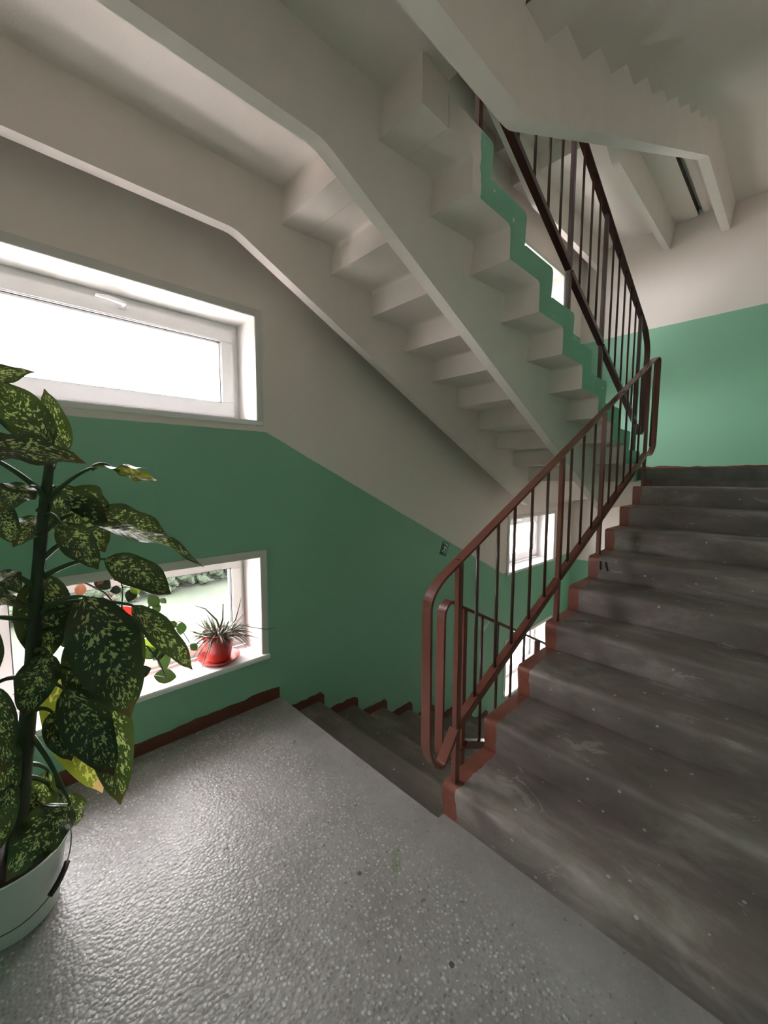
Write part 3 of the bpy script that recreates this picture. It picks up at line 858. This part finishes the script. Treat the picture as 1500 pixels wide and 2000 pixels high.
# one long flower stalk reaching past the casing
pts = [pt+Vector((.05, -.02, .14)), pt+Vector((.10, -.06, .19)), pt+Vector((.17, -.11, .165)), pt+Vector((.23, -.14, .15)), pt+Vector((.28, -.16, .155))]
sub(MB().tube(pts, [.003, .003, .0025, .002, .001], 6).build('leaf', M_succ, su, smooth=True), pt)
for pts in ([(.02, .0, .14), (.0, .02, .22), (-.06, .02, .30), (-.12, .01, .335)], [(.03, 0, .14), (.10, 0, .20), (.12, -.01, .28), (.135, -.01, .335)], [(.0, 0, .14), (.03, .01, .22), (.035, .01, .31)]):
    q = [pt+Vector(a) for a in pts]
    for a in q: a.y = min(a.y, .185)
    sub(MB().tube(q, [.006, .0055, .0035, .001][:len(q)], 6).build('leaf', M_succ, su, smooth=True), pt)

# ---- young rubber plant behind the big leaves
rc = Vector((-.835, .085, SZ))
sa2 = tag(MB().lathe([(0, 0), (.080, 0), (.090, .006), (.104, .022), (.107, .024), (.107, .020), (.093, .003), (.081, -.002), (0, -.002)], rc+Vector((0, 0, .003)), 48).build('saucer', M_terra2, None, smooth=True), 'pinkish saucer under the small leafy plant, half hidden by big leaves', 'saucer', 'plant saucers on the sill')
shift(sa2, rc)
rp = rc + Vector((0, 0, .0085))
ru = empty('potted_rubber_plant', rp); tag(ru, 'small oval-leaved plant with one red leaf on the window sill', 'potted plant')
o = sub(MB().lathe(pot_prof, rp, 48).build('pot', M_terra2, ru, smooth=True), rp); o.data.set_sharp_from_angle(angle=.6)
sub(MB().lathe([(.082, .134), (.05, .140), (0, .142)], rp, 24).build('soil', M_soil, ru, smooth=True), rp)
FK = Vector((-.775, .05, .56))
stems = [[rp+Vector((.01, -.01, .12)), Vector((-.80, .055, .49)), FK],
         [FK, Vector((-.80, .05, .64)), Vector((-.797, .05, .72)), Vector((-.789, .04, .83)), Vector((-.80, .04, .88))],
         [FK, Vector((-.72, .05, .62)), Vector((-.69, .05, .70)), Vector((-.66, .05, .76))],
         [FK, Vector((-.70, .03, .52)), Vector((-.66, .0, .44)), Vector((-.636, -.02, .353))],
         [FK, Vector((-.66, .05, .57)), Vector((-.56, .05, .60))],
         [Vector((-.797, .05, .72)), Vector((-.86, .05, .82)), Vector((-.93, .05, .88))]]
for st in stems:
    sub(MB().tube(st, [.005-.0006*j for j in range(len(st))], 8).build('stem', M_stem, ru, smooth=True), rp)
RL=[
    ((-0.795, 0.05, 0.826), (-0.842, 0.03, 0.827), 0.072, 3) ,
    ((-0.829, 0.05, 0.722), (-0.827, 0.03, 0.66), 0.063, 1) ,
    ((-0.791, 0.05, 0.738), (-0.761, 0.03, 0.66), 0.064, 2) ,
    ((-0.942, 0.05, 0.878), (-0.961, 0.03, 0.827), 0.077, 4) ,
    ((-0.894, 0.05, 0.893), (-0.841, 0.03, 0.839), 0.061, 3) ,
    ((-0.741, 0.05, 0.815), (-0.773, 0.03, 0.763), 0.064, 3) ,
    ((-0.755, 0.05, 0.831), (-0.725, 0.03, 0.791), 0.074, 1) ,
    ((-0.681, 0.05, 0.765), (-0.643, 0.03, 0.709), 0.061, 0) ,
    ((-0.66, 0.05, 0.721), (-0.64, 0.03, 0.682), 0.067, 0) ,
    ((-0.632, 0.05, 0.741), (-0.608, 0.03, 0.719), 0.046, 0) ,
    ((-0.533, 0.05, 0.597), (-0.549, 0.03, 0.538), 0.075, 0) ,
    ((-0.594, 0.05, 0.612), (-0.565, 0.03, 0.583), 0.047, 0) ,
    ((-0.726, 0.05, 0.516), (-0.65, 0.03, 0.539), 0.061, 1) ,
    ((-0.717, 0.05, 0.461), (-0.647, 0.03, 0.507), 0.061, 0) ,
    ((-0.672, 0.05, 0.433), (-0.628, 0.03, 0.506), 0.057, 0) ,
    ((-0.628, 0.05, 0.487), (-0.629, 0.03, 0.372), 0.057, 0) ,
    ((-0.676, 0.05, 0.354), (-0.575, 0.03, 0.32), 0.068, 0) ,
    ((-0.76, 0.05, 0.384), (-0.69, 0.03, 0.406), 0.061, 3) ,
    ((-0.768, 0.05, 0.542), (-0.708, 0.03, 0.504), 0.06, 1) ,
    ((-0.495, 0.05, 0.466), (-0.469, 0.03, 0.431), 0.038, 0) ,
    ((-0.826, 0.05, 0.881), (-0.788, 0.03, 0.89), 0.053, 3) ,
    ((-0.845, 0.05, 0.884), (-0.89, 0.03, 0.848), 0.056, 4) ,
    ((-0.78, 0.05, 0.519), (-0.739, 0.03, 0.462), 0.055, 2) ,
]

RM = [M_rub, M_rub_l, M_rub_r, M_rub_d, M_rub_b]
rr = random.Random(9)
for i, (B, Tp, w, c) in enumerate(RL):
    n = Vector((rr.uniform(-.2, .3), -1, rr.uniform(.1, .7)))
    lf = leaf_mesh('leaf', B, Tp, n, min(w, (Vector(Tp)-Vector(B)).length*.75)*1.15, .004, RM[c], ru, rp, seed=200+i, fold=.15, wave=.05, nl=10, nw=6, belly=.5)
    # petiole back to the nearest stem point
    best = min((q for st in stems for q in st), key=lambda q: (q-Vector(B)).length)
    sub(MB().tube(bez(best, (best+Vector(B))/2+Vector((0, 0, .01)), B, 5), .0016, 6).build('petiole', M_stem, lf, smooth=True), rp)

# ------------------------------------------------------------------ what the windows look out on
GZ = -6.5
k = NT('lawn'); P, X = k.pos()
k.principled(k.ramp(k.noise(P, .35, 5, .65), [(.3, srgb(17, 24, 12)), (.5, srgb(26, 36, 18)), (.68, srgb(34, 40, 26))]), .9)
struct(MB().box(-80, 140, .4, 160, GZ-.5, GZ-.03).build('ground', mat_plain('pale_bounce_ground', srgb(205, 200, 196), .9, 0, 3)), 'pale ground added below the windows to bounce daylight up')  # invented pale surface, bounces daylight up onto the soffits
struct(MB().box(-30, 17, 11.0, 37, GZ-.25, GZ).build('lawn', k.mat), 'lawn outside the windows')
M_path = mat_plain('pale_path', srgb(58, 57, 56), .9, 0, 5)
struct(MB().add([(6, 12, GZ+.02), (8.2, 12, GZ+.02), (19, 34, GZ+.02), (16, 34, GZ+.02), (6, 12, GZ-.1), (8.2, 12, GZ-.1), (19, 34, GZ-.1), (16, 34, GZ-.1)], [(0,1,2,3),(7,6,5,4),(0,4,5,1),(1,5,6,2),(2,6,7,3),(3,7,4,0)]).build('path', M_path), 'pale path across the lawn outside')
k = NT('bush_leaves'); P, X = k.pos()
k.principled(k.ramp(k.noise(P, 3.0, 5, .7), [(.3, srgb(32, 42, 28)), (.6, srgb(52, 63, 45)), (.8, srgb(68, 78, 58))]), .9, k.bump(k.noise(P, 6, 4), 1.0, .3))
rr = random.Random(21)
bm = bmesh.new()
for j in range(420):
    x = rr.uniform(-7, 17)
    top = 1.9 + .7*math.sin(x*.9) + .4*math.sin(x*2.3+1)
    mtx = Matrix.Translation((x, rr.uniform(-1.2, 1.2) + .12*x, rr.uniform(.2, max(.5, top)))) @ Matrix.Diagonal((rr.uniform(.22, .5), rr.uniform(.22, .5), rr.uniform(.2, .42), 1))
    bmesh.ops.create_icosphere(bm, subdivisions=2, radius=1.0, matrix=mtx)
for v in bm.verts:
    v.co += Vector((rr.uniform(-1, 1), rr.uniform(-1, 1), rr.uniform(-1, 1)))*.09 + Vector((math.sin(v.co.z*7.1), math.sin(v.co.x*6.3), math.sin(v.co.y*5.9+v.co.x*4)))*.10
    v.co.z = max(v.co.z, 0)
me = bpy.data.meshes.new('hedge'); bm.to_mesh(me); bm.free(); me.materials.append(k.mat)
for pg in me.polygons: pg.use_smooth = True
o = bpy.data.objects.new('hedge', me); COL.objects.link(o); o.location = (0, 27, GZ)
tag(o, 'grey-green hedge on the lawn seen through the low window', 'hedge')
